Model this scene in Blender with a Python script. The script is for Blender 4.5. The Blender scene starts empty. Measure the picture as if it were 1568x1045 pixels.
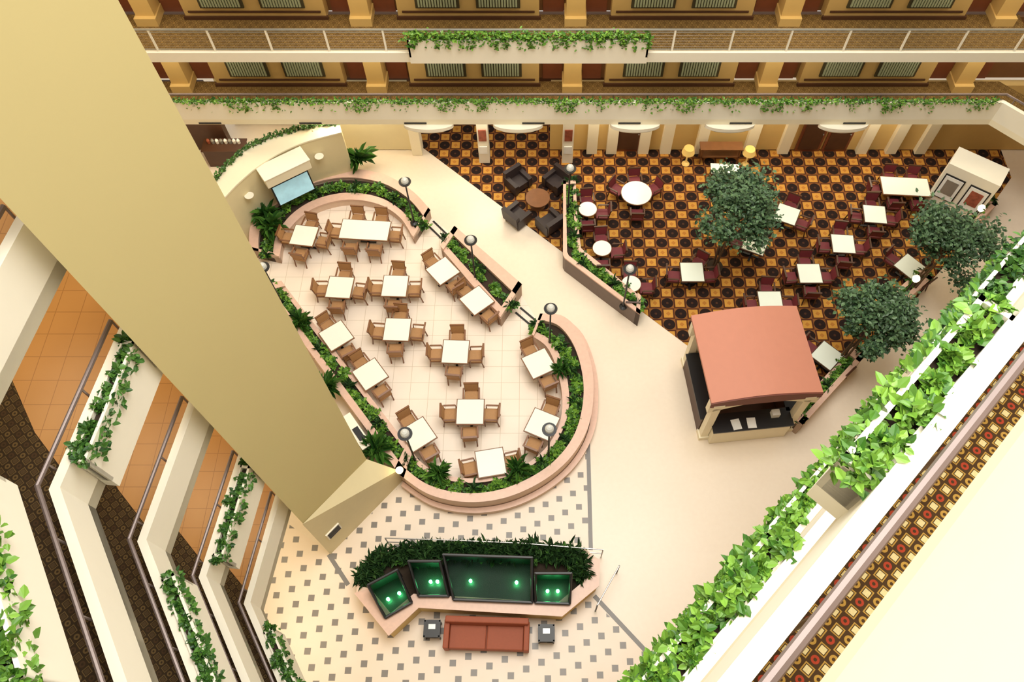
import bpy, math, random
import numpy as np
from mathutils import Vector
random.seed(4); rng=np.random.default_rng(4)
H=24.3; F=1800.0; PH=math.radians(60.95); C=math.cos(PH); S=math.sin(PH)
def plan(px,py,z=0.0):
    """photo survey -> floor plan metres on the horizontal plane at height z"""
    v=py-784; D=v*C+F*S; h=H-z
    return ((px-1235)*h/D, h*(F*C-v*S)/D)
def lin(c):
    return tuple(((x/255)/12.92 if x/255<=0.04045 else ((x/255+0.055)/1.055)**2.4) for x in c)+(1.0,)
# ---------------------------------------------------------------- materials
M={}
def newmat(name):
    m=bpy.data.materials.new(name); m.use_nodes=True
    M[name]=m; return m,m.node_tree,m.node_tree.nodes['Principled BSDF']
def mat(name,rgb,rough=.6,metal=0,var=.12,scale=4,emis=0,bump=0,spec=.5):
    m,nt,b=newmat(name)
    b.inputs['Roughness'].default_value=rough; b.inputs['Metallic'].default_value=metal
    b.inputs['Specular IOR Level'].default_value=spec
    c=lin(rgb)
    n=nt.nodes.new('ShaderNodeTexNoise'); n.inputs['Scale'].default_value=scale; n.inputs['Detail'].default_value=4
    g=nt.nodes.new('ShaderNodeNewGeometry'); nt.links.new(g.outputs['Position'],n.inputs['Vector'])
    r=nt.nodes.new('ShaderNodeMix'); r.data_type='RGBA'
    r.inputs['A'].default_value=tuple(x*(1-var) for x in c[:3])+(1,)
    r.inputs['B'].default_value=tuple(min(1,x*(1+var)) for x in c[:3])+(1,)
    nt.links.new(n.outputs['Fac'],r.inputs['Factor']); nt.links.new(r.outputs['Result'],b.inputs['Base Color'])
    if emis:
        b.inputs['Emission Color'].default_value=c; b.inputs['Emission Strength'].default_value=emis
    if bump:
        bp=nt.nodes.new('ShaderNodeBump'); bp.inputs['Strength'].default_value=bump; bp.inputs['Distance'].default_value=.02
        nt.links.new(n.outputs['Fac'],bp.inputs['Height']); nt.links.new(bp.outputs['Normal'],b.inputs['Normal'])
    return m
def leafmat(name,c1,c2):
    m,nt,b=newmat(name); b.inputs['Roughness'].default_value=.45
    g=nt.nodes.new('ShaderNodeNewGeometry'); r=nt.nodes.new('ShaderNodeMix'); r.data_type='RGBA'
    r.inputs['A'].default_value=lin(c1); r.inputs['B'].default_value=lin(c2)
    nt.links.new(g.outputs['Random Per Island'],r.inputs['Factor']); nt.links.new(r.outputs['Result'],b.inputs['Base Color'])
class NT:
    def __init__(s,nt):
        s.nt=nt; g=nt.nodes.new('ShaderNodeNewGeometry'); sp=nt.nodes.new('ShaderNodeSeparateXYZ')
        nt.links.new(g.outputs['Position'],sp.inputs[0]); s.x=sp.outputs[0]; s.y=sp.outputs[1]; s.g=g
    def m(s,op,a,b=None,c=None):
        n=s.nt.nodes.new('ShaderNodeMath'); n.operation=op
        for i,q in enumerate((a,b,c)):
            if q is None: continue
            if isinstance(q,(int,float)): n.inputs[i].default_value=q
            else: s.nt.links.new(q,n.inputs[i])
        return n.outputs[0]
    def mix(s,f,a,b):
        n=s.nt.nodes.new('ShaderNodeMix'); n.data_type='RGBA'
        if isinstance(f,(int,float)): n.inputs['Factor'].default_value=f
        else: s.nt.links.new(f,n.inputs['Factor'])
        for k,q in (('A',a),('B',b)):
            if isinstance(q,tuple): n.inputs[k].default_value=lin(q) if len(q)==3 else q
            else: s.nt.links.new(q,n.inputs[k])
        return n.outputs['Result']
    def noise(s,scale,detail=4):
        n=s.nt.nodes.new('ShaderNodeTexNoise'); n.inputs['Scale'].default_value=scale; n.inputs['Detail'].default_value=detail
        s.nt.links.new(s.g.outputs['Position'],n.inputs['Vector']); return n.outputs['Fac']
def cell(t,c,x=None,y=None):
    x=t.x if x is None else x; y=t.y if y is None else y
    X=t.m('DIVIDE',x,c); Y=t.m('DIVIDE',y,c)
    fx=t.m('SUBTRACT',t.m('FRACT',X),.5); fy=t.m('SUBTRACT',t.m('FRACT',Y),.5)
    par=t.m('FLOORED_MODULO',t.m('ADD',t.m('FLOOR',X),t.m('FLOOR',Y)),2)
    return fx,fy,par
def mx(t,fx,fy): return t.m('MAXIMUM',t.m('ABSOLUTE',fx),t.m('ABSOLUTE',fy))
# lobby carpet
def mk_carpet():
    m,nt,b=newmat('carpet_lobby'); t=NT(nt)
    fx,fy,par=cell(t,.45)
    sq=t.m('LESS_THAN',mx(t,fx,fy),.37)
    r=t.m('SQRT',t.m('ADD',t.m('MULTIPLY',fx,fx),t.m('MULTIPLY',fy,fy)))
    ci=t.m('LESS_THAN',r,.47); dot=t.m('LESS_THAN',r,.10); dia=t.m('LESS_THAN',t.m('ADD',t.m('ABSOLUTE',fx),t.m('ABSOLUTE',fy)),.2)
    base=(80,44,30)
    a=t.mix(sq,base,(200,146,66)); a=t.mix(dia,a,(178,118,54))
    c=t.mix(ci,(136,88,46),(30,25,26)); c=t.mix(dot,c,(74,48,36))
    col=t.mix(par,a,c); col=t.mix(t.m('MULTIPLY',t.noise(25),.25),col,(76,50,30))
    nt.links.new(col,b.inputs['Base Color']); b.inputs['Roughness'].default_value=.95; b.inputs['Specular IOR Level'].default_value=.1
mk_carpet()
def mk_corr(name,c,base,c1,c2,c3):
    m,nt,b=newmat(name); t=NT(nt)
    x=t.m('MULTIPLY',t.m('ADD',t.x,t.y),.7071); y=t.m('MULTIPLY',t.m('SUBTRACT',t.x,t.y),.7071)
    fx,fy,par=cell(t,c,x,y); q=mx(t,fx,fy)
    h=t.m('FLOORED_MODULO',t.m('FLOOR',t.m('DIVIDE',x,c)),2)
    a=t.mix(t.m('LESS_THAN',q,.44),base,c1); a=t.mix(t.m('LESS_THAN',q,.34),a,base); a=t.mix(t.m('LESS_THAN',q,.27),a,c2)
    r=t.m('SQRT',t.m('ADD',t.m('MULTIPLY',fx,fx),t.m('MULTIPLY',fy,fy)))
    d=t.mix(t.m('LESS_THAN',r,.34),base,t.mix(h,c3,c1)); d=t.mix(t.m('LESS_THAN',r,.14),d,base)
    col=t.mix(par,a,d); col=t.mix(t.m('MULTIPLY',t.noise(60),.4),col,base)
    nt.links.new(col,b.inputs['Base Color']); b.inputs['Roughness'].default_value=.95; b.inputs['Specular IOR Level'].default_value=.1
mk_corr('carpet_corridor',.095,(72,54,36),(186,150,74),(228,216,162),(174,68,48))
mk_corr('carpet_corridor_dark',.13,(62,50,36),(118,96,62),(90,72,50),(82,62,44))
mk_corr('carpet_corridor_brown',.13,(104,82,48),(156,126,76),(120,96,58),(110,86,52))
def mk_tile(name,c,a,bcol,grout,w,rough=.35):
    m,nt,b=newmat(name); t=NT(nt)
    fx,fy,par=cell(t,c); g=t.m('GREATER_THAN',mx(t,fx,fy),.5-w)
    col=t.mix(t.noise(1.3),a,bcol); nt.links.new(t.mix(g,col,grout),b.inputs['Base Color']); b.inputs['Roughness'].default_value=rough
mk_tile('tile_terrace',.62,(236,220,202),(242,228,212),(208,190,168),.014)
mk_tile('tile_terracotta',.45,(192,136,72),(202,148,84),(168,116,60),.015,.4)
def mk_pin():
    m,nt,b=newmat('tile_pinwheel'); t=NT(nt)
    L,s=.44,.18; R=math.hypot(L,s); th=math.atan2(s,L); ct,st=math.cos(th),math.sin(th)
    u=t.m('DIVIDE',t.m('ADD',t.m('MULTIPLY',t.x,ct),t.m('MULTIPLY',t.y,st)),R)
    v=t.m('DIVIDE',t.m('SUBTRACT',t.m('MULTIPLY',t.y,ct),t.m('MULTIPLY',t.x,st)),R)
    fu=t.m('MULTIPLY',t.m('SUBTRACT',t.m('FRACT',u),.5),R); fv=t.m('MULTIPLY',t.m('SUBTRACT',t.m('FRACT',v),.5),R)
    lx=t.m('SUBTRACT',t.m('MULTIPLY',fu,ct),t.m('MULTIPLY',fv,st)); ly=t.m('ADD',t.m('MULTIPLY',fu,st),t.m('MULTIPLY',fv,ct))
    q=mx(t,lx,ly)
    col=t.mix(t.noise(1.5),(226,208,186),(236,220,202))
    col=t.mix(t.m('LESS_THAN',q,s/2+.008),col,(200,184,162)); col=t.mix(t.m('LESS_THAN',q,s/2),col,(124,118,112))
    nt.links.new(col,b.inputs['Base Color']); b.inputs['Roughness'].default_value=.35
mk_pin()
def mk_marble():
    m,nt,b=newmat('floor_stone'); t=NT(nt)
    col=t.mix(t.noise(.35,6),(228,212,190),(238,226,208)); col=t.mix(t.m('MULTIPLY',t.noise(7,8),.35),col,(214,194,172))
    nt.links.new(col,b.inputs['Base Color']); b.inputs['Roughness'].default_value=.3
mk_marble()
mat('wall_cream',(222,208,166),.7,var=.03); mat('column_cream',(208,193,138),.7,var=.02,scale=.6); mat('white',(242,236,218),.55,var=.02)
mat('white_warm',(238,228,200),.6,var=.02); mat('gold_wall',(212,180,114),.7,var=.04); mat('tan_wall',(196,166,106),.7,var=.05)
mat('ledge',(216,180,160),.35,var=.12,scale=9); mat('planter_face',(224,196,172),.5,var=.06); mat('soil',(52,40,28),.95,var=.4,scale=20)
mat('grey_stone',(112,96,88),.5); mat('dark_strip',(120,116,112),.4); mat('black',(22,22,24),.4); mat('dark_brown',(76,48,32),.5,var=.2)
mat('recess_brown',(116,78,44),.6,var=.1)
mat('door_wood',(122,68,44),.45,var=.15); mat('rail_metal',(150,146,140),.3,.7); mat('rail_bronze',(122,108,104),.35,.3)
mat('tabletop',(226,234,222),.25,var=.02); mat('wood_edge',(124,82,50),.4,var=.2); mat('seat_tan',(176,132,86),.7,var=.12,scale=20)
mat('wood_dark',(74,46,28),.4,var=.2); mat('burgundy',(112,40,46),.6,var=.15); mat('leather_dark',(46,36,36),.45)
mat('roof_salmon',(196,130,106),.6,var=.04); mat('roof_red',(112,58,44),.6); mat('sofa_rust',(150,76,48),.65,var=.1,scale=15)
mat('curtain',(156,166,138),.8,var=.15,scale=12); mat('window_frame',(66,62,44),.5); mat('bark',(92,72,52),.9,var=.3,scale=15)
mat('lamp_glow',(255,226,160),.4,emis=6); mat('globe',(214,216,210),.2); mat('screen',(150,190,200),.2,var=.5,scale=2.5,emis=.6)
mat('green_glow',(90,255,130),.4,emis=22); mat('pool',(20,40,30),.45,var=.3,scale=8); mat('steel',(170,172,168),.3,.6)
mat('paper',(236,236,232),.6); mat('poster',(150,80,60),.5,var=.8,scale=6); mat('gold_lamp',(226,190,110),.5,emis=.25)
m,nt,b=newmat('glass'); b.inputs['Transmission Weight'].default_value=1; b.inputs['Roughness'].default_value=.02; b.inputs['Base Color'].default_value=(.5,.62,.55,1); b.inputs['IOR'].default_value=1.12
leafmat('leaf_bright',(48,98,24),(122,166,56)); leafmat('leaf_mid',(32,74,26),(86,132,50)); leafmat('leaf_dark',(28,58,30),(66,100,52))
leafmat('leaf_tree',(38,68,42),(98,130,88))
# ---------------------------------------------------------------- mesh builder
class MB:
    def __init__(s): s.v=[];s.f=[];s.mi=[];s.mn=[]
    def k(s,n):
        if n not in s.mn: s.mn.append(n)
        return s.mn.index(n)
    def add(s,vs,fs,m):
        o=len(s.v); s.v+= [tuple(p) for p in vs]; i=s.k(m)
        for f in fs: s.f.append([o+j for j in f]); s.mi.append(i)
    def box(s,c,d,m,rz=0,tilt=0,taper=1):
        cx,cy,cz=c; a,b_,h=d[0]/2,d[1]/2,d[2]/2; vs=[]
        for z in (-h,h):
            k=taper if z>0 else 1
            for x,y in ((-a,-b_),(a,-b_),(a,b_),(-a,b_)):
                x*=k;y*=k; y2=y*math.cos(tilt)-z*math.sin(tilt); z2=y*math.sin(tilt)+z*math.cos(tilt)
                vs.append((cx+x*math.cos(rz)-y2*math.sin(rz),cy+x*math.sin(rz)+y2*math.cos(rz),cz+z2))
        s.add(vs,[(3,2,1,0),(4,5,6,7),(0,1,5,4),(1,2,6,5),(2,3,7,6),(3,0,4,7)],m)
    def prism(s,poly,z0,z1,m,top=None):
        A=sum(poly[i-1][0]*poly[i][1]-poly[i][0]*poly[i-1][1] for i in range(len(poly)))
        if A<0: poly=poly[::-1]
        n=len(poly); vs=[(x,y,z0) for x,y in poly]+[(x,y,z1) for x,y in poly]
        s.add(vs,[tuple(range(n))[::-1]]+[(i,(i+1)%n,n+(i+1)%n,n+i) for i in range(n)],m)
        s.add([(x,y,z1) for x,y in poly],[tuple(range(n))],top or m)
    def strip(s,A,B,z0,z1,m):
        n=len(A); vs=[]
        for i in range(n):
            vs+=[(*A[i],z0),(*B[i],z0),(*B[i],z1),(*A[i],z1)]
        fs=[(0,1,2,3)[::-1],(4*n-4,4*n-3,4*n-2,4*n-1)]
        for i in range(n-1):
            o=4*i
            for a,b_ in ((0,1),(1,2),(2,3),(3,0)): fs.append((o+a,o+b_,o+4+b_,o+4+a))
        s.add(vs,fs,m)
    def tube(s,pts,r,m,n=8,r2=None):
        pts=[Vector(p) for p in pts]; r2=r if r2 is None else r2; vs=[];N=len(pts)
        for i,p in enumerate(pts):
            d=(pts[min(i+1,N-1)]-pts[max(i-1,0)]).normalized()
            if abs(d.z)<.9: a=d.cross(Vector((0,0,1))).normalized()
            else: a=Vector((1,0,0))-d*d.x; a.normalize()
            b_=d.cross(a); rr=r+(r2-r)*i/(N-1)
            for j in range(n):
                t=2*math.pi*j/n; vs.append(p+a*rr*math.cos(t)+b_*rr*math.sin(t))
        fs=[(i*n+j,i*n+(j+1)%n,(i+1)*n+(j+1)%n,(i+1)*n+j) for i in range(N-1) for j in range(n)]
        fs+=[tuple(range(n))[::-1],tuple(range((N-1)*n,N*n))]
        s.add(vs,fs,m)
    def lathe(s,prof,c,m,n=20):
        vs=[(c[0]+r*math.cos(2*math.pi*j/n),c[1]+r*math.sin(2*math.pi*j/n),c[2]+z) for r,z in prof for j in range(n)]
        N=len(prof); fs=[(i*n+j,i*n+(j+1)%n,(i+1)*n+(j+1)%n,(i+1)*n+j) for i in range(N-1) for j in range(n)]
        fs+=[tuple(range(n))[::-1],tuple(range((N-1)*n,N*n))]; s.add(vs,fs,m)
    def spin(s,cx,cy,a):
        s.v=[(cx+(x-cx)*math.cos(a)-(y-cy)*math.sin(a),cy+(x-cx)*math.sin(a)+(y-cy)*math.cos(a),z) for x,y,z in s.v]
    def mesh(s,name):
        me=bpy.data.meshes.new(name); me.from_pydata(s.v,[],s.f)
        for n in s.mn: me.materials.append(M[n])
        me.polygons.foreach_set('material_index',s.mi); me.update(); return me
    def obj(s,name,bevel=0):
        o=bpy.data.objects.new(name,s.mesh(name)); bpy.context.collection.objects.link(o)
        if bevel:
            b_=o.modifiers.new('bevel','BEVEL'); b_.width=bevel; b_.segments=2; b_.limit_method='ANGLE'
        return o
def inst(name,me,loc,rz=0):
    o=bpy.data.objects.new(name,me); o.location=loc; o.rotation_euler=(0,0,rz); bpy.context.collection.objects.link(o); return o
def cr(pts,n):
    """Catmull-Rom resample"""
    P=[pts[0]]+list(pts)+[pts[-1]]; out=[]; m=len(pts)-1
    for i in range(n):
        t=i/(n-1)*m; k=min(int(t),m-1); t-=k; p0,p1,p2,p3=[np.array(P[k+j]) for j in range(4)]
        q=.5*((2*p1)+(-p0+p2)*t+(2*p0-5*p1+4*p2-p3)*t*t+(-p0+3*p1-3*p2+p3)*t**3); out.append((float(q[0]),float(q[1])))
    return out
def lin_rs(pts,n):
    P=np.array(pts); d=np.r_[0,np.cumsum(np.hypot(*np.diff(P,axis=0).T))]; t=np.linspace(0,d[-1],n)
    return list(zip(np.interp(t,d,P[:,0]).tolist(),np.interp(t,d,P[:,1]).tolist()))
def lerp(A,B,t): return [(a[0]+(b_[0]-a[0])*t,a[1]+(b_[1]-a[1])*t) for a,b_ in zip(A,B)]
# ---------------------------------------------------------------- foliage
T_LEAF=np.array([(0,0,0),(.35,.34,.07),(.75,.22,.03),(1,0,-.1),(.75,-.22,.03),(.35,-.34,.07)])
T_BLADE=np.array([(0,0,0),(.35,.07,.10),(.75,.05,.04),(1,0,-.22),(.75,-.05,.04),(.35,-.07,.10)])
def foliage(name,P,size,material,T=T_LEAF,up=.5,outdir=None,parent=None):
    P=np.asarray(P,float); n=len(P)
    th=rng.uniform(0,2*np.pi,n); el=rng.normal(up*.6,.45,n)
    d=np.stack([np.cos(th)*np.cos(el),np.sin(th)*np.cos(el),np.sin(el)],1)
    if outdir is not None: d=d+np.array(outdir)*.7; d/=np.linalg.norm(d,axis=1)[:,None]
    z=np.tile([0,0,1.],(n,1))+rng.normal(0,.35,(n,3)); s=np.cross(z,d); s/=np.linalg.norm(s,axis=1)[:,None]+1e-9; w=np.cross(d,s)
    sz=size*rng.uniform(.6,1.3,n)
    V=P[:,None,:]+sz[:,None,None]*(T[None,:,0,None]*d[:,None,:]+T[None,:,1,None]*s[:,None,:]+T[None,:,2,None]*w[:,None,:])
    V=V.reshape(-1,3); idx=np.arange(n)*6
    Fq=np.concatenate([np.stack([idx,idx+5,idx+4,idx+3],1),np.stack([idx,idx+3,idx+2,idx+1],1)])
    me=bpy.data.meshes.new(name); me.from_pydata(V.tolist(),[],Fq.tolist()); me.materials.append(M[material])
    o=bpy.data.objects.new(name,me); bpy.context.collection.objects.link(o)
    if parent: o.parent=parent
    return o
def along(A,n,r,zr,clump=.0):
    P=lin_rs(A,400); i=rng.integers(0,400,n); 
    if clump:
        t=np.arange(400); w=np.clip(.45+.35*np.sin(t*.33+rng.uniform(0,6))+.35*np.sin(t*.127+1)+.2*np.sin(t*.91),0,1); w=w**clump+.01; i=rng.choice(400,n,p=w/w.sum())
    Q=np.array(P)[i]+rng.normal(0,r,(n,2)); return np.c_[Q,rng.uniform(zr[0],zr[1],n)]
def bushes(A,nb,per,r,z,jit=.04):
    P=np.array(lin_rs(A,nb)); out=[]
    for p in P:
        p=p+rng.normal(0,jit,2); k=rng.normal(0,1,(per,3)); k/=np.linalg.norm(k,axis=1)[:,None]; rr=r*rng.uniform(.5,1.2)
        k[:,2]=abs(k[:,2]); out.append(np.array([p[0],p[1],z])+k*rr*rng.uniform(.4,1,(per,1)))
    return np.concatenate(out)
# ---------------------------------------------------------------- ground floor
g=MB(); g.prism([(-22,-8),(26,-8),(26,30),(-22,30)],-.3,0,'floor_stone'); g.obj('floor')
g=MB()
pin=[(-9.5,8.0),(-6.4,6.0),(-4.3,8.3),(-2.5,8.7),plan(1350,1000),plan(1357,1375),plan(1500,1515),(4.6,-.5),(-9.5,-.5)]
g.prism(pin,.001,.006,'tile_pinwheel'); g.obj('floor_tile_inlay')
g=MB()
def bar(A,B,w,z0,z1,m):
    dx,dy=B[0]-A[0],B[1]-A[1]; L=math.hypot(dx,dy); g.box(((A[0]+B[0])/2,(A[1]+B[1])/2,(z0+z1)/2),(L,w,z1-z0),m,math.atan2(dy,dx))
bar(plan(1350,990),plan(1357,1265),.13,.006,.010,'dark_strip'); bar(plan(1365,1370),plan(1500,1515),.13,.006,.010,'dark_strip')
bar(plan(755,1275),plan(800,1345),.13,.006,.010,'dark_strip')
g.obj('trim_1')
g=MB()
car=[(-4.9,23.9),plan(965,335),plan(1590,803),plan(1835,985),(11.6,13.0),(16.5,18),(19,21),(19,23.9)]
g.prism([(-4.9,25.4)]+car[1:-1]+[(19,25.4)],.001,.012,'carpet_lobby'); g.obj('floor_carpet')
# ---------------------------------------------------------------- terrace (raised dining platform)
TZ=.15
lob_in=cr([plan(*p,.6) for p in ((640,590),(648,548),(680,503),(730,470),(800,455),(870,466),(920,498),(950,545))],40)
lob_out=cr([plan(*p,.6) for p in ((575,575),(578,520),(620,455),(700,408),(790,390),(880,403),(945,440),(988,485))],40)
fr_out=cr([plan(*p,.85) for p in ((1240,722),(1290,727),(1330,765),(1355,830),(1362,900),(1350,980),(1310,1050),(1245,1105),(1160,1143),(1070,1153),(985,1135),(920,1092))],60)
fr_in=cr([plan(*p,.85) for p in ((1222,768),(1258,795),(1282,850),(1293,915),(1285,975),(1252,1030),(1200,1070),(1135,1092),(1070,1098),(1005,1085),(965,1060),(945,1035))],60)
st_out=lin_rs([plan(920,1092,.85),plan(600,655,.85)],30); st_in=lin_rs([plan(945,1035,.85),plan(645,645,.85)],30)
md_out=lin_rs([plan(1043,520,.85),plan(1198,655,.85)],20); md_in=lin_rs([plan(1012,565,.85),plan(1150,728,.85)],20)
g=MB()
plat=[fr_out[i] for i in range(0,60,2)]+[st_out[-1]]+[lob_out[i] for i in range(0,40,2)]+[md_out[0],md_out[-1]]
g.prism(plat,.012,TZ,'tile_terrace'); g.obj('floor_terrace')
def planter(name,O,I,z,face='planter_face',wo=.28,wi=.2,base=0.0):
    g=MB()
    g.strip(O,lerp(O,I,wo),base,z,face); g.strip(lerp(O,I,-.02),lerp(O,I,wo+.02),z,z+.06,'ledge')
    g.strip(lerp(O,I,1-wi),I,base,z-.1,face); g.strip(lerp(O,I,1-wi-.02),lerp(O,I,1.02),z-.1,z-.04,'ledge')
    g.strip(lerp(O,I,wo),lerp(O,I,1-wi),base,z-.15,'soil')
    for e in ((0,1),(-1,-2)):
        a=[O[e[0]],O[e[1]]]; b_=[I[e[0]],I[e[1]]]; g.strip(a,b_,base,z+.02,face); 
        g.strip(lerp(a,b_,-.02),lerp(a,b_,1.02),z+.02,z+.06,'ledge')
    return g.obj(name)
planter('curved_planter',lob_out,lob_in,.58); planter('curved_planter',fr_out,fr_in,.8); planter('long_planter',st_out,st_in,.78); planter('long_planter',md_out,md_in,.8)
g=MB(); g.strip(lerp(fr_out,fr_in,-.18),lerp(fr_out,fr_in,-.02),0.012,.25,'planter_face'); g.strip(lerp(fr_out,fr_in,-.20),lerp(fr_out,fr_in,-.02),.25,.29,'ledge'); g.obj('planter_plinth')
def fill(O,I,L,z=.65,r=.15,dense=1.0):
    mid=lerp(O,I,.56); nb=int(L*3.0*dense)
    foliage('planter_plants',bushes(mid,nb,64,r*1.15,z,.08),.13,'leaf_bright')
    foliage('planter_plants',bushes(mid,max(3,int(nb*.7)),48,r,z,.1),.13,'leaf_mid')
    foliage('planter_plants',bushes(mid,max(2,int(nb*.25)),26,r*.6,z+.05),.28,'leaf_dark',T_BLADE*np.array([1,1.5,1]),.7)
fill(lob_out,lob_in,9,.5,.18); fill(fr_out,fr_in,14,.68,.17); fill(st_out,st_in,9,.66,.16); fill(md_out,md_in,4.5,.68,.14)
def fern(px,py,z,r=.45,n=70,m='leaf_mid',hgt=.3,name='potted_fern'):
    x,y=plan(px,py,z); P=np.c_[rng.normal(x,.05,n),rng.normal(y,.05,n),rng.uniform(z,z+hgt*.4,n)]
    foliage(name,P,r*1.15,m,T_BLADE*np.array([1,1.7,1]),.9)
for q,r in (((825,368),.6),((622,522),.5),((612,497),.45),((690,745),.4),((755,890),.4),((866,1038),.5),((1010,1088),.35),((1190,1080),.35),((1290,850),.3)): fern(*q,.8,r)
# tall curved media wall
w_out=cr([plan(*p,2.7) for p in ((485,428),(520,382),(580,335),(670,302),(780,284))],30); w_in=cr([plan(*p,2.7) for p in ((507,466),(550,420),(610,372),(690,332),(785,306))],30)
g=MB(); g.strip(w_out,w_in,0,2.7,'wall_cream'); g.strip(lerp(w_out,w_in,-.03),lerp(w_out,w_in,1.03),2.7,2.76,'white_warm'); g.obj('wall_media')
foliage('wall_top_vines',along(lerp(w_out,w_in,.06),900,.05,(2.72,2.88)),.11,'leaf_mid')
A=np.array(plan(630,447,1.6)); B=np.array(plan(712,407,1.6)); mid=(A+B)/2; ang=math.atan2(*(B-A)[::-1]); nrm=np.array((math.sin(ang),-math.cos(ang)))
g=MB(); c=mid; g.box((c[0],c[1],1.5),(1.5,.1,.9),'black',ang,-.25); c2=mid+nrm*.062; g.box((c2[0],c2[1],1.5),(1.4,.01,.8),'screen',ang,-.25); 
c3=mid-nrm*.2; g.box((c3[0],c3[1],1.5),(.5,.35,.4),'black',ang); g.obj('television')
c=mid-nrm*.12; g=MB(); g.box((c[0],c[1],2.45),(1.75,.75,.42),'white_warm',ang); g.box((c[0],c[1],2.68),(1.8,.8,.05),'white',ang); g.obj('television_hood',.02)
g=MB()
for q in ((575,455),(735,365)):
    x,y=plan(*q,1.9); g.lathe([(.05,0),(.16,.12),(.17,.14)],(x,y,1.9),'white')
g.obj('wall_sconce')
# gates / ramps
for a,b_ in (((984,519),(1022,556)),((1184,718),(1240,765))):
    g=MB(); 
    for off in (0,11): bar(plan(a[0]+off,a[1]-off,.17),plan(b_[0]+off,b_[1]-off,.17),.07,.155,.175,'black')
    g.obj('threshold_strip')
# carpet-side planter
co=lin_rs([plan(*p,.85) for p in ((1294,415),(1294,500),(1294,590),(1380,655),(1470,722))],40)
ci=lin_rs([plan(*p,.85) for p in ((1322,415),(1326,500),(1334,568),(1400,620),(1472,680))],40)
planter('lounge_planter',co,ci,.8,'grey_stone',.2,.2); fill(co,ci,8,.68,.15)
def straight_planter(p,q,w,L,z=.75):
    A=np.array(plan(*p,z)); B=np.array(plan(*q,z)); d=(B-A)/np.linalg.norm(B-A); n=np.array((-d[1],d[0]))*w
    O=lin_rs([tuple(A),tuple(B)],12); I=lin_rs([tuple(A+n),tuple(B+n)],12); planter('long_planter',O,I,z,'planter_face',.3,.25); fill(O,I,L,z-.1,.13)
straight_planter((1842,978),(1985,820),.5,4); straight_planter((2062,708),(2140,640),.5,2); straight_planter((2215,540),(2290,470),.5,2)
# ---------------------------------------------------------------- lamp posts
lp=MB(); lp.lathe([(.14,0),(.14,.05),(.05,.1),(.035,.3)],(0,0,0),'black',12); lp.tube([(0,0,.2),(0,0,2.3)],.03,'black')
lp.lathe([(.06,2.25),(.2,2.32),(.22,2.36),(.22,2.38)],(0,0,0),'black',20); lp.lathe([(.14,2.38),(.13,2.46),(.09,2.53),(.03,2.57)],(0,0,0),'globe',16); lpm=lp.mesh('lamp_post')
for q in ((600,607),(928,410),(1080,545),(1265,703),(928,992),(1262,982),(1310,380),(1448,612)):
    x,y=plan(*q,3.15); inst('lamp_post',lpm,(x,y,.6))
gl=MB(); gl.tube([(0,0,0),(0,0,1.2)],.03,'black'); gl.lathe([(.02,1.18),(.1,1.24),(.13,1.34),(.09,1.43),(.02,1.46)],(0,0,0),'lamp_glow'); glm=gl.mesh('globe_lamp')
for q in ((2105,640),(2255,478)): x,y=plan(*q,2.0); inst('globe_lamp',glm,(x,y,.65))
g=MB(); g.tube([(0,0,0),(0,0,.3)],.03,'black'); g.lathe([(.02,.28),(.1,.33),(.12,.4),(.08,.48),(.02,.5)],(0,0,0),'lamp_glow'); inst('globe_lamp',g.mesh('globe_lamp_short'),(*plan(918,1082,1.2),.85))
# ---------------------------------------------------------------- furniture meshes
def mk_table(w,d,round_=False,edge='wood_edge',top='tabletop'):
    g=MB()
    if round_: g.lathe([(w/2,.70),(w/2,.735)],(0,0,0),edge,32); g.lathe([(w/2-.02,.735),(w/2-.02,.745)],(0,0,0),top,32)
    else: g.box((0,0,.715),(w,d,.04),edge); g.box((0,0,.738),(w-.06,d-.06,.012),top)
    g.tube([(0,0,.04),(0,0,.7)],.045,'black'); g.box((0,0,.02),(.6,.08,.04),'black'); g.box((0,0,.021),(.08,.6,.042),'black'); g.box((0,0,.68),(.4,.4,.03),'black')
    return g.mesh('dining_table')
tb=mk_table(.92,.92); tb2=mk_table(1.85,.92); tr=mk_table(1.2,1.2,True); trs=mk_table(.72,.72,True); tsm=mk_table(.86,.86,edge='wood_dark')
def mk_chair(seat,wood,arms):
    g=MB(); w=.5
    g.box((0,0,.43),(w-.04,.48,.08),seat); g.box((0,0,.38),(w-.02,.46,.04),wood)
    for x in (-1,1):
        g.tube([(x*.21,-.2,0),(x*.21,-.2,.4)],.022,wood,6); g.tube([(x*.21,.27,0),(x*.21,.2,.42),(x*.22,.29,.88)],.024,wood,6)
        if arms: g.tube([(x*.25,-.17,.4),(x*.26,-.17,.63),(x*.26,.24,.66)],.022,wood,6); g.box((x*.26,.03,.655),(.055,.38,.025),wood)
    g.box((0,.255,.7),(w-.06,.05,.34),seat,0,-.17); g.box((0,.295,.885),(w,.06,.05),wood,0,-.17)
    return g.mesh('dining_chair')
ch=mk_chair('seat_tan','wood_edge',True); chb=mk_chair('burgundy','wood_dark',True)
R=math.radians
def place_set(px,py,rot,dirs,tmesh,cmesh,z0,r=.66,cn='dining_chair',tn='dining_table'):
    x,y=plan(px,py,z0+.75); inst(tn,tmesh,(x,y,z0),R(rot))
    for d in dirs:
        rr=r
        if isinstance(d,tuple): dx,dy,fa=d; a=R(rot); cx=x+dx*math.cos(a)-dy*math.sin(a); cy=y+dx*math.sin(a)+dy*math.cos(a); fa=R(fa+rot)
        else: fa=R(d+rot); cx=x+rr*math.cos(fa); cy=y+rr*math.sin(fa)
        inst(cn,cmesh,(cx,cy,z0),fa-math.pi/2+R(random.uniform(-5,5)))
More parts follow.
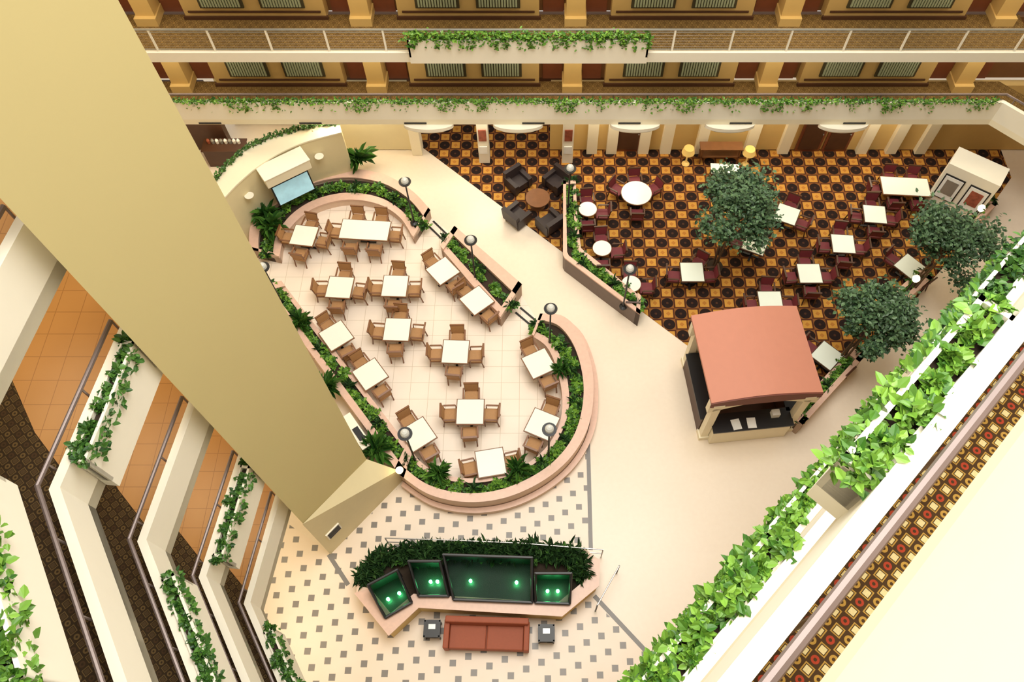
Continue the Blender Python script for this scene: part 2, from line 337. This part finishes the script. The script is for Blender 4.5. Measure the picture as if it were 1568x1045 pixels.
A4=(0,90,180,270)
for px,py,rot,ds in ((698,541,-8,A4),(780,660,-4,A4),(907,657,-2,A4),(912,757,-2,A4),(1046,808,-2,A4),(1080,946,0,A4),
    (772,771,37,(90,270)),(850,860,37,(90,270)),(960,998,35,(90,270)),(1017,622,40,(90,270)),(1095,690,40,(90,270)),(1238,835,27,(90,270)),(1245,975,-24,(90,270)),(1127,1063,10,(0,180))):
    place_set(px,py,rot,ds,tb,ch,TZ)
place_set(838,528,-4,((-.45,.68,90),(.45,.68,90),(-.45,-.68,270),(.45,-.68,270),(-1.1,0,180),(1.1,0,0)),tb2,ch,TZ)
for px,py,rot,ds in ((1590,625,0,(0,180,60)),(1735,560,-25,(180,)),(1808,492,-25,(90,0)),(1860,628,0,A4),(1937,560,-4,A4),(2010,492,-6,A4),(2090,612,40,(90,270)),(1770,692,0,(90,0,180)),(1900,817,45,(90,270)),(2250,430,-30,(180,90))):
    place_set(px,py,rot,ds,tsm,chb,.012,.64)
place_set(2080,428,-4,((-.45,.66,90),(.45,.66,90),(-.45,-.66,270),(.45,-.66,270),(-1.1,0,180)),tb2,chb,.012)
place_set(1462,443,0,(30,90,150,270),tr,chb,.012,.82)
for q in ((1350,480),(1383,570),(1450,652)): place_set(*q,0,(90,270,0),trs,chb,.012,.58)
g=MB(); g.box((0,0,.45),(1.0,.42,.9),'dark_brown'); g.box((0,0,.92),(1.1,.5,.04),'tabletop')
inst('serving_counter',g.mesh('serving_counter'),(*plan(1665,390,.9),.012),-.05)
# lounge
g=MB(); g.lathe([(.3,0),(.3,.05),(.08,.08),(.08,.4),(.45,.42),(.47,.44),(.47,.48)],(0,0,0),'wood_edge',28); g.obj('coffee_table').location=(*plan(1235,456,.45),.012)
g=MB(); g.box((0,0,.28),(.5,.6,.3),'leather_dark'); g.box((0,.33,.5),(.8,.18,.62),'leather_dark',0,-.12); 
for x in (-1,1):
    g.box((x*.34,0,.36),(.17,.72,.46),'leather_dark')
    for y in (-1,1): g.box((x*.32,y*.28,.06),(.06,.06,.13),'wood_dark')
acm=g.mesh('club_armchair')
for q,a in (((1190,412),130),((1277,412),45),((1188,490),225),((1262,505),-50)): inst('club_armchair',acm,(*plan(*q,.5),.012),R(a-90))
# ---------------------------------------------------------------- trees
def tree(px,py,cz,r,seed):
    x,y=plan(px,py,cz); k=np.random.default_rng(seed); g=MB(); bx=x-.25; by=y-.1
    g.lathe([(.3,0),(.3,.03),(.22,.05)],(bx,by,.012),'soil')
    for j in range(3): g.tube([(bx+.08*math.cos(j*2.1),by+.08*math.sin(j*2.1),.05),(bx+.1*math.cos(j*2.1+1),by+.1*math.sin(j*2.1+1),1.1),(x+.12*math.cos(j*2.1),y+.12*math.sin(j*2.1),cz-.4)],.045,'bark',7,.03)
    cen=[]; rad=[]
    for i in range(32):
        a=k.uniform(0,6.28); e=k.uniform(-.45,1.35); rr=r*k.uniform(.35,.95); c=np.array((x+rr*math.cos(a)*math.cos(e),y+rr*math.sin(a)*math.cos(e),cz+rr*.85*math.sin(e))); cen.append(c); rad.append(r*k.uniform(.08,.19))
        if i<14: g.tube([(x,y,cz-.9+.05*i),tuple((np.array((x,y,cz-.3))+c)/2),tuple(c)],.025,'bark',5,.01)
    P=np.concatenate([c+k.normal(0,q,(int(900*q/r+60),3)) for c,q in zip(cen,rad)]); o=g.obj('ficus_tree')
    foliage('leaves',P,.14,'leaf_tree',up=.1,parent=o)
tree(1702,480,3.3,1.55,1); tree(2185,560,3.2,1.45,2); tree(2012,735,3.0,1.3,3)
# ---------------------------------------------------------------- kiosk
g=MB(); x0,x1,y0,y1=5.32,8.15,10.05,12.75
for x,y in ((x0,y0),(x1,y0),(x0,y1),(x1,y1)): g.box((x,y,1.4),(.24,.24,2.8),'white_warm'); g.box((x,y,.1),(.34,.34,.2),'white_warm'); g.box((x,y,2.6),(.34,.34,.2),'white_warm')
g.box(((x0+x1)/2,y0-.12,.5),(x1-x0-.3,.4,.98),'white_warm'); g.box(((x0+x1)/2,y0-.05,1.02),(x1-x0-.2,.65,.06),'black')
for x in (x0,x1): g.box((x,(y0+y1)/2,.5),(.3,y1-y0-.3,.98),'dark_brown'); g.box((x,(y0+y1)/2,1.02),(.45,y1-y0-.3,.06),'black')
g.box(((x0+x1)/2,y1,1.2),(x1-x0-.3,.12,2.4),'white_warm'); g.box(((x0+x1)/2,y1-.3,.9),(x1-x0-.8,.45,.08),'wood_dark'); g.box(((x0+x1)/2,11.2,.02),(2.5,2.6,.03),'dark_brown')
N=16; a0,a1=x0-.28,x1+.32
def arc(t): return 2.8+.22*math.sin(math.pi*t)
for i in range(N):
    t0,t1=i/N,(i+1)/N; xa,xb=a0+(a1-a0)*t0,a0+(a1-a0)*t1; za,zb=arc(t0),arc(t1); ya,yb=y0-.12,y1+.25
    def hexa(ya,yb,la,lb,ha,hb,m): g.add([(xa,ya,la),(xb,ya,lb),(xb,yb,lb),(xa,yb,la),(xa,ya,ha),(xb,ya,hb),(xb,yb,hb),(xa,yb,ha)],[(3,2,1,0),(4,5,6,7),(0,1,5,4),(2,3,7,6),(1,2,6,5),(3,0,4,7)],m)
    hexa(ya,yb,za,zb,za+.1,zb+.1,'roof_salmon'); hexa(ya-.04,ya,2.62,2.62,za+.08,zb+.08,'roof_red'); hexa(yb-.12,yb-.05,2.7,2.7,za,zb,'roof_red')
    sa,sb=2.15+.45*math.sin(math.pi*t0),2.15+.45*math.sin(math.pi*t1); hexa(ya+.0,ya+.2,sa,sb,2.75,2.75,'white_warm'); hexa(yb-.35,yb-.15,sa,sb,2.75,2.75,'white_warm')
for x in (x0,x1): g.box((x,(y0+y1)/2,2.68),(.2,y1-y0,.22),'white_warm')
g.box((6.2,y0-.15,1.06),(.28,.36,.02),'paper',.1); g.box((6.7,y0-.15,1.06),(.28,.36,.02),'paper',-.05); g.box((7.5,y0+.05,1.15),(.25,.2,.25),'paper'); 
for i in range(6): g.lathe([(.06,0),(.07,.2),(.04,.28)],(6+i*.28,y1-.3,.95),random.choice(['paper','sofa_rust','steel']),10)
g.spin(6.75,11.4,R(6)); g.obj('coffee_kiosk')
# ---------------------------------------------------------------- fountain planter + sofa
g=MB(); z=.85
fo=[plan(*p,z) for p in ((818,1362),(893,1455),(960,1393),(1290,1413),(1372,1345),(1374,1285))]
fi=[plan(*p,z) for p in ((850,1352),(897,1410),(950,1365),(1282,1385),(1342,1335),(1345,1285))]
back=[plan(*p,z) for p in ((1345,1262),(1000,1258),(875,1258),(822,1335))]
g.strip(fo,fi,0.01,z-.06,'gold_wall'); g.strip(lerp(fo,fi,-.15),fi,z-.06,z,'ledge'); g.prism(fi+back,0.01,.6,'soil')
g.strip([fo[-1]]+back+[fo[0]],[fi[-1]]+[(p[0]*.99-.02,p[1]-.15) for p in back]+[fi[0]],.01,z-.02,'planter_face')
g.obj('fountain_planter')
def pane(corners,bulbs):
    g=MB(); Q=[plan(*c,zz) for c,zz in zip(corners,(1.45,1.45,.95,.95))]; P=[Vector((*q,zz)) for q,zz in zip(Q,(1.45,1.45,.95,.95))]
    lo=[Vector((p.x,p.y,.62)) for p in P]
    g.add([p-Vector((0,0,.02)) for p in P]+[p for p in P],[(3,2,1,0),(4,5,6,7)],'glass')
    for i in range(4): g.tube([P[i],P[(i+1)%4]],.045,'black',6); g.tube([lo[i],P[i]],.035,'black',6)
    for i in range(4): g.add([P[i]-Vector((0,0,.03)),P[(i+1)%4]-Vector((0,0,.03)),lo[(i+1)%4],lo[i]],[(0,1,2,3)],'pool')
    g.add([p+Vector((0,0,.02)) for p in lo],[(0,1,2,3)[::-1]],'pool')
    c=sum(lo,Vector())/4; d=(P[1]-P[0]).normalized()
    for k in bulbs:
        q=c+d*k; g.lathe([(.03,0),(.045,.03),(.02,.06)],(q.x,q.y,.65),'green_glow',10)
        l=bpy.data.lights.new('fountain_light','POINT'); l.energy=9; l.color=(.12,1,.35); l.shadow_soft_size=.05; o=bpy.data.objects.new('fountain_light',l); o.location=q+Vector((0,.0,.18)); bpy.context.collection.objects.link(o)
    g.obj('fountain_basin')
pane(((845,1345),(912,1310),(945,1385),(885,1420)),(-.15,.2)); pane(((938,1290),(1010,1290),(1030,1370),(962,1370)),(0,.2)); pane(((1018,1275),(1222,1282),(1222,1385),(1042,1378)),(-.6,.75)); pane(((1230,1318),(1312,1318),(1308,1388),(1230,1385)),(-.15,.15))
hp=lin_rs([plan(840,1325,.7),plan(880,1280,.7),plan(1000,1268,.7),plan(1200,1270,.7),plan(1335,1280,.7),plan(1335,1325,.7)],40)
foliage('fountain_hedge',bushes(hp,34,100,.26,.7),.3,'leaf_dark',T_BLADE*np.array([1,1.5,1]),.8); foliage('fountain_hedge',bushes(hp,26,80,.26,.65),.16,'leaf_mid')
sx,sy=plan(1118,1462,.4)
g=MB(); g.box((0,0,.25),(2.2,.75,.3),'sofa_rust'); g.box((0,.36,.45),(2.4,.18,.6),'sofa_rust',0,-.1)
for x in (-.54,.54): g.box((x,-.05,.43),(1.05,.66,.1),'sofa_rust')
for x in (-1,1):
    g.box((x*1.15,0,.35),(.16,.8,.5),'sofa_rust')
    for y in (-1,1): g.box((x*1.1,y*.33,.05),(.07,.07,.1),'wood_dark')
o=g.obj('sofa',.03); o.location=(sx,sy,.008); o.rotation_euler=(0,0,-.03)
g=MB(); g.box((0,0,.48),(.48,.48,.04),'black'); g.box((0,0,.12),(.42,.42,.03),'black'); g.box((0,.05,.51),(.2,.14,.015),'steel')
for x in (-1,1):
    for y in (-1,1): g.box((x*.21,y*.21,.25),(.04,.04,.5),'black')
stm=g.mesh('side_table')
for q in ((992,1445),(1255,1455)): inst('side_table',stm,(*plan(*q,.5),.008))
g=MB()
P=[plan(885,1238,.9),plan(1040,1243,.9),plan(1200,1250,.9),plan(1385,1265,.9)]
for zz in (.95,.5): g.tube([(*p,zz) for p in P],.02,'rail_metal',6)
for p in P: g.tube([(*p,.01),(*p,.95)],.02,'rail_metal',6)
g.obj('hand_railing')
g=MB(); a,b_=plan(1422,1302,.9),plan(1372,1392,.9)
for p in (a,b_): g.tube([(*p,.01),(*p,.95)],.025,'black',6)
g.tube([(*a,.95),(*b_,.95)],.02,'rail_metal',6); g.obj('hand_railing')
# ---------------------------------------------------------------- column tower
g=MB(); g.prism([(-6.38,6.0),(-5.16,8.35),(-6.4,8.95),(-7.4,8.05)],0,34,'column_cream')
a_,b2,c_=(-6.38,5.97),(-4.35,8.35),(-5.16,8.36)
g.add([(*a_,0),(*b2,0),(*c_,0),(*a_,3.3),(*b2,.95),(*c_,1.9)],[(0,1,4,3),(1,2,5,4),(2,0,3,5),(3,4,5)],'wall_cream')
g.obj('column_tower')
g=MB(); vv=math.atan2(8.35-5.97,-4.35+6.38); d=np.array((math.cos(vv),math.sin(vv))); n=np.array((math.sin(vv),-math.cos(vv)))
c=np.array((-6.38,5.97))+d*.5+n*.03; g.box((c[0],c[1],1.3),(.5,.05,.42),'white',vv)
for i in range(6): g.box((c[0]+n[0]*.03,c[1]+n[1]*.03,1.14+.065*i),(.42,.02,.035),'black',vv)
g.obj('wall_vent')
# ---------------------------------------------------------------- gallery levels
S0=2.9; LV=[3.7+S0*k for k in range(7)]
def offs(path,d):
    out=[]; n=len(path)
    for i,p in enumerate(path):
        a=np.array(path[max(i-1,0)]); b_=np.array(path[min(i+1,n-1)]); p=np.array(p)
        d1=(p-a) if i>0 else (b_-p); d2=(b_-p) if i<n-1 else (p-a)
        n1=np.array((-d1[1],d1[0]))/np.linalg.norm(d1); n2=np.array((-d2[1],d2[0]))/np.linalg.norm(d2); m=(n1+n2); m/=np.linalg.norm(m); k=1/max(.4,m.dot(n1)); out.append(tuple(p+m*d*k))
    return out
def gallery(name,path,zf,hp,carpet,depth=2.0,rail=True,th=.15):
    """path = outer face line, interior of gallery on the left side"""
    g=MB(); g.strip(path,offs(path,depth),zf-.25,zf-.01,'white_warm'); g.strip(offs(path,th),offs(path,depth),zf-.01,zf,carpet); g.strip(path,offs(path,th),zf-.01,zf+hp,'white')
    g.obj('floor_gallery' if name is None else name)
    if rail:
        g=MB(); q=offs(path,th+.05); g.tube([(*p,zf+hp+.2) for p in q],.045,'rail_bronze',8)
        Q=lin_rs(q,max(2,int(sum(math.dist(q[i],q[i+1]) for i in range(len(q)-1))/1.5)))
        for p in Q: g.tube([(*p,zf),(*p,zf+hp+.18)],.02,'rail_bronze',6)
        g.obj('gallery_handrail')
def box_planter(p,q,w,zf,n,leaf='leaf_bright',size=.11,z0=0.05,h=.7,r=.14):
    """planter trough hung outside the parapet; p->q has gallery on its left"""
    P=[p,q]; O=offs(P,-w); g=MB(); g.strip(O,P,zf+z0-.25,zf+z0,'white'); g.strip(O,offs(P,-w+.05),zf+z0,zf+h,'white'); g.strip(offs(P,-.03),P,zf+z0,zf+h,'white'); g.strip(offs(P,-w+.05),offs(P,-.03),zf+z0,zf+h-.1,'soil')
    for a,b_ in ((0,1),(1,0)):
        e=np.array(P[b_])-np.array(P[a]); e=e/np.linalg.norm(e)*.06; a1=[P[a],tuple(np.array(P[a])+e)]; a2=[O[a],tuple(np.array(O[a])+e)]; g.strip(a1,a2,zf+z0,zf+h,'white')
    g.obj('hanging_planter')
    m=offs(P,-w*.45); ed=offs(P,-w-.01); L=math.dist(p,q)
    foliage('gallery_vines',np.concatenate([bushes(m,max(3,int(L*4)),int(n/(L*4)*.8),r,zf+h-.08),along(ed,int(n*.2),.03,(zf+h-.35,zf+h+.02),2.0)]),size,leaf)
# back + right galleries
c=.60
for k in range(7):
    zf=LV[k]; br=(16.2,20.5); cr_=(18.6,18.6-c); s0=(-3.0,-3.0-c)
    if k==0: path=[(-16,20.5),br,cr_,s0]; gallery(None,path,zf,.78,'carpet_corridor_brown',1.9)
    elif k<4:
        gallery(None,[br,cr_,s0],zf,.85,'carpet_corridor',1.9)
        g=MB(); g.strip([(16.2,20.5),(-16,20.5)],[(16.2,22.4),(-16,22.4)],zf-.34,zf-.01,'white'); g.strip([(16.2,20.5),(-16,20.5)],[(16.2,20.62),(-16,20.62)],zf-.01,zf+.04,'white'); g.strip([(16.2,20.62),(-16,20.62)],[(16.2,22.4),(-16,22.4)],zf-.01,zf,'carpet_corridor_brown'); g.obj('floor_gallery')
        g=MB()
        for zz,r in ((.88,.035),(.78,.015),(.12,.015)): g.tube([(16.2,20.58,zf+zz),(-16,20.58,zf+zz)],r,'steel',6)
        x=-16
        while x<16.2: g.box((x,20.58,zf+.44),(.06,.05,.88),'white'); x+=1.85
        for i in range(5): g.tube([(16.2,20.58,zf+.22+.11*i),(-16,20.58,zf+.22+.11*i)],.004,'rail_metal',4)
        g.obj('gallery_railing')
    elif k<6: gallery(None,[br,cr_,s0],zf,.85,'carpet_corridor',1.9)
    else:
        gallery(None,[(12,12-.81),(-3,-3-.81)],zf,1.5,'carpet_corridor',1.9,False)
# planters on back galleries
foliage('gallery_vines',np.concatenate([along([(-14,20.53),(16.0,20.53)],3200,.05,(4.44,4.56)),along([(-14,20.46),(16.0,20.46)],1100,.02,(4.1,4.5),3.0)]),.10,'leaf_bright')
foliage('gallery_vines',along([(-14,20.57),(16.0,20.57)],1500,.05,(4.44,4.56)),.10,'leaf_mid')
box_planter((-4.15,20.5),(3.55,20.5),.12,LV[1],100,z0=-.04,h=.62)
foliage('gallery_vines',np.concatenate([along([(-4.2,20.45),(3.6,20.45)],1700,.07,(LV[1]+.58,LV[1]+.85)),along([(-4.2,20.36),(3.6,20.36)],500,.02,(LV[1]+.3,LV[1]+.65),2.5)]),.12,'leaf_bright')
def rp(k,s1,s2,w=.3,n=900,leaf='leaf_bright',size=.11,cc=.60,r=.17):
    f=lambda s:(s/1.41421+cc/2,s/1.41421-cc/2); box_planter(f(s2),f(s1),w,LV[k],n,leaf,size,.2,.8,r)
rp(5,2.95,4.9,n=1200,size=.105,r=.15); rp(4,.9,3.3,n=1800,size=.12,r=.19); rp(4,6.4,9,n=900,size=.12,leaf='leaf_mid'); rp(3,3.8,6.6,n=1300,size=.13); rp(3,-1,1.6,n=1000,size=.13); rp(2,8,14,n=1600,size=.14); rp(2,1.6,4,n=900,size=.13); rp(1,10,15.5,n=1200,size=.14,leaf='leaf_mid'); rp(0,15,20,n=1000,size=.14)
# left galleries (travel so gallery is on the left)
la,lb,lc=(-6.68,6.4),(-7.0,3.7),(-3.95,-1.15)
for k in range(5):
    zf=LV[k]
    q=[lc,lb,la]
    g=MB(); g.prism([la,lb,(-8.2,4.9),(-12.2,10.5),(-7.4,10.5),(-7.4,8.1)],zf-.25,zf,'white_warm','tile_terracotta')
    g.prism([lb,lc,(-6.5,-3.6),(-16,-3.6),(-16,10.5),(-12.2,10.5),(-8.2,4.9)],zf-.25,zf-.001,'white_warm','carpet_corridor_dark')
    g.strip(q,offs(q,.15),zf-.25,zf+.82,'white'); g.obj('floor_gallery')
    g=MB(); r=offs(q,.2); g.tube([(*a,zf+1.02) for a in r],.04,'rail_bronze',8)
    for a in lin_rs(r,8): g.tube([(*a,zf),(*a,zf+1.0)],.02,'rail_bronze',6)
    g.obj('gallery_handrail')
    d=np.array(lb)-np.array(lc); d/=np.linalg.norm(d); f=lambda t:tuple(np.array(lc)+d*t)
    if k%2==1: box_planter((-6.94,4.1),(-6.71,6.15),.22,zf,800,'leaf_mid',.12,.0,.86,.12)
    else: box_planter(f(2.2),f(4.9),.22,zf,900,'leaf_bright' if k==4 else 'leaf_mid',.12,.0,.86,.13)
# ---------------------------------------------------------------- back wall: upper floors
for k in range(3):
    zf=LV[k]; g=MB(); g.box((3,22.75,zf+1.32),(42,.3,2.64),'recess_brown'); g.obj('wall_back')
    g=MB(); w=MB()
    for j in range(-2,4):
        cx=-2.3+7.1*j
        if cx>17: continue
        g.box((cx,22.45,zf+1.3),(4.7,.5,2.6),'tan_wall'); g.box((cx,22.17,zf+.06),(4.8,.1,.12),'dark_brown'); g.box((cx,22.19,zf+.28),(4.4,.06,.06),'dark_brown')
        for s in (-1,1):
            w.box((cx+s*1.0,22.17,zf+1.2),(1.45,.06,1.5),'window_frame')
            for i in range(14): w.box((cx+s*1.0-.6+i*.092,22.12,zf+1.2),(.06,.05,1.36),'curtain')
        px_=cx+3.55
        g.box((px_,22.3,zf+1.3),(.62,.7,2.6),'gold_wall'); g.box((px_,22.25,zf+.15),(.72,.9,.3),'gold_wall')
        for s in (-1,1): g.box((px_+s*.72,22.58,zf+1.05),(.7,.06,2.1),'door_wood'); g.lathe([(.03,0),(.09,.1),(.03,.24)],(px_+s*.5,22.1,zf+1.6),'gold_lamp',10)
    g.obj('wall_panels'); w.obj('window_1')
    for j in range(-3,3):
        l=bpy.data.lights.new('corridor_lamp','AREA'); l.energy=62; l.color=(1,.86,.62); l.shape='RECTANGLE'; l.size_y=.5; l.size=4.5
        o=bpy.data.objects.new('corridor_lamp',l); o.location=(-2.3+7.1*j+3.5,21.2,zf+2.5); bpy.context.collection.objects.link(o)
# ground back wall
g=MB(); g.box((12.5,22.6,1.75),(24,.3,3.4),'gold_wall'); g.box((-6.9,22.6,1.75),(4.0,.3,3.4),'wall_cream'); g.box((-15.5,22.6,1.75),(6,.3,3.4),'dark_brown'); g.box((-2.4,25.6,1.75),(12,.3,3.4),'dark_brown'); g.box((-10.7,24,1.75),(4,.3,3.4),'wall_cream'); g.obj('wall_back_ground')
g=MB()
for x in (2.2,3.0,4.3,5.2,6.6,8.6,10.0,13.2,14.4,15.6): g.box((x,22.38,1.72),(.42,.3,3.4),'white_warm')
for x in (-2.15,1.2): g.box((x,22.0,1.72),(.42,.5,3.4),'white'); g.box((x,21.73,1.6),(.3,.03,.6),'poster'); g.box((x,21.72,.8),(.3,.03,.4),'paper')
g.box((-4.9,22.4,1.72),(.4,.5,3.4),'white_warm'); g.obj('wall_pilasters')
for i,x in enumerate((3.65,11.0,12.1)):
    g=MB(); g.box((x,22.42,1.1),(1.0,.08,2.2),'door_wood'); g.box((x,22.37,1.1),(.8,.04,1.9),'dark_brown'); g.lathe([(.03,0),(.03,.04)],(x+.38,22.34,1.0),'steel',8); g.obj('door_%d'%(i+1))
g=MB()
for px_ in (985,1190,1458,1675,1935):
    x=(px_-1235)/63.5; P=[(x+.9*math.cos(t),20.55-.3*math.sin(t)) for t in np.linspace(0,math.pi,20)]; g.prism(P,3.3,3.44,'white'); g.prism([(x+(a-x)*.8,20.55+(b_-20.55)*.8) for a,b_ in P],3.2,3.3,'white')
g.obj('scalloped_canopy')
g=MB()
for px_ in (485,715,955,1225,1445,1700,1960): g.box(((px_-1235)/63.8,20.49,3.52),(.8,.03,.06),'black')
g.obj('trim_2')
g=MB(); g.box((0,0,.4),(1.6,.4,.06),'wood_edge'); g.box((0,0,.82),(1.7,.45,.05),'wood_edge')
for x in (-.75,.75):
    for y in (-.17,.17): g.box((x,y,.4),(.06,.06,.8),'wood_edge')
o=g.obj('console_table'); o.location=(plan(1652,340,.5)[0],21.9,.012)
for q in ((1582,345),(1722,347)):
    g=MB(); g.lathe([(.16,0),(.12,.05),(.04,.1),(.03,.6),(.26,.65),(.2,.9)],(0,0,0),'gold_lamp',20); g.obj('floor_lamp').location=(*plan(*q,.8),.012)
# right pier with posters
A=np.array(plan(2190,400,2.2)); B=np.array(plan(2275,440,2.2))
g=MB(); q=(A+B)/2+np.array((.35,.6)); g.box((q[0],q[1],1.2),(1.9,1.0,2.4),'white',R(-35))
for s,mm in ((-.47,'paper'),(.47,'poster')):
    t=R(-35); n=np.array((math.sin(t),-math.cos(t))); e=np.array((math.cos(t),math.sin(t))); p=q+n*.52+e*s; g.box((p[0],p[1],1.35),(.75,.04,1.2),'black',t); p=p+n*.025; g.box((p[0],p[1],1.35),(.66,.02,1.1),'paper',t); p=p+n*.012; g.box((p[0],p[1],1.4),(.45,.02,.7),mm if mm=='poster' else 'steel',t)
g.obj('poster_pier')
g=MB(); g.box((0,0,.45),(1.6,.6,.9),'dark_brown'); g.box((0,0,.92),(1.7,.7,.04),'wood_dark')
for i in range(8): g.lathe([(.06,0),(.07,.15),(.03,.22)],(-.6+.17*i,.1,.94),random.choice(['steel','paper','sofa_rust']),10)
o=g.obj('coffee_station'); o.location=(*plan(515,335,.9),0)
# service cabinet beside column
g=MB(); x,y=plan(820,995,1.0); g.box((x,y,.55),(.3,1.3,1.1),'steel',R(37)); g.box((x,y,1.13),(.34,1.36,.05),'white',R(37)); g.box((x+.1,y-.1,1.17),(.2,.5,.03),'black',R(37)); g.obj('service_cabinet')
# side walls closing the atrium
g=MB(); P=[(24.0,20.4),(-1.0,-4.6)]; g.strip(P,offs(P,.3),0,24,'gold_wall'); g.obj('wall_right')
g=MB(); g.box((-16.2,3,12),(.3,40,24),'gold_wall'); g.obj('wall_left')
# ---------------------------------------------------------------- lights
def area(name,loc,sx,sy,e,col=(1,1,1),rot=(0,0,0)):
    l=bpy.data.lights.new(name,'AREA'); l.shape='RECTANGLE'; l.size=sx; l.size_y=sy; l.energy=e; l.color=col
    o=bpy.data.objects.new(name,l); o.location=loc; o.rotation_euler=rot; bpy.context.collection.objects.link(o)
area('skylight',(2,11,33),17,17,7900,(1,.965,.89))
for x in (-12,-7,-2,3,8,13): area('ceiling_light',(x,21.4,3.35),2.5,.8,80,(1,.88,.66))
for k in range(5): area('ceiling_light',(-9,6.5,LV[k]-.3),2.0,2.0,55,(1,.86,.6))
area('ceiling_light',(-7.8,3.2,3.3),2,3,60,(1,.8,.5))
for k in range(4,7): area('ceiling_light',(3.3,1.9,LV[k]-.28),.8,5,75,(1,.94,.84),(0,0,R(-45)))
w=bpy.data.worlds.new('World'); bpy.context.scene.world=w; w.use_nodes=True
w.node_tree.nodes['Background'].inputs[0].default_value=(1,.965,.9,1); w.node_tree.nodes['Background'].inputs[1].default_value=.88
cam=bpy.data.cameras.new('camera'); co_=bpy.data.objects.new('camera',cam); bpy.context.collection.objects.link(co_)
cam.sensor_width=36; cam.lens=36*F/2352; cam.shift_x=-59/2352; cam.clip_start=.05; cam.clip_end=200
co_.location=(0,0,H); co_.rotation_euler=(math.pi/2-PH,0,0); bpy.context.scene.camera=co_
bpy.context.scene.view_settings.view_transform='Standard'
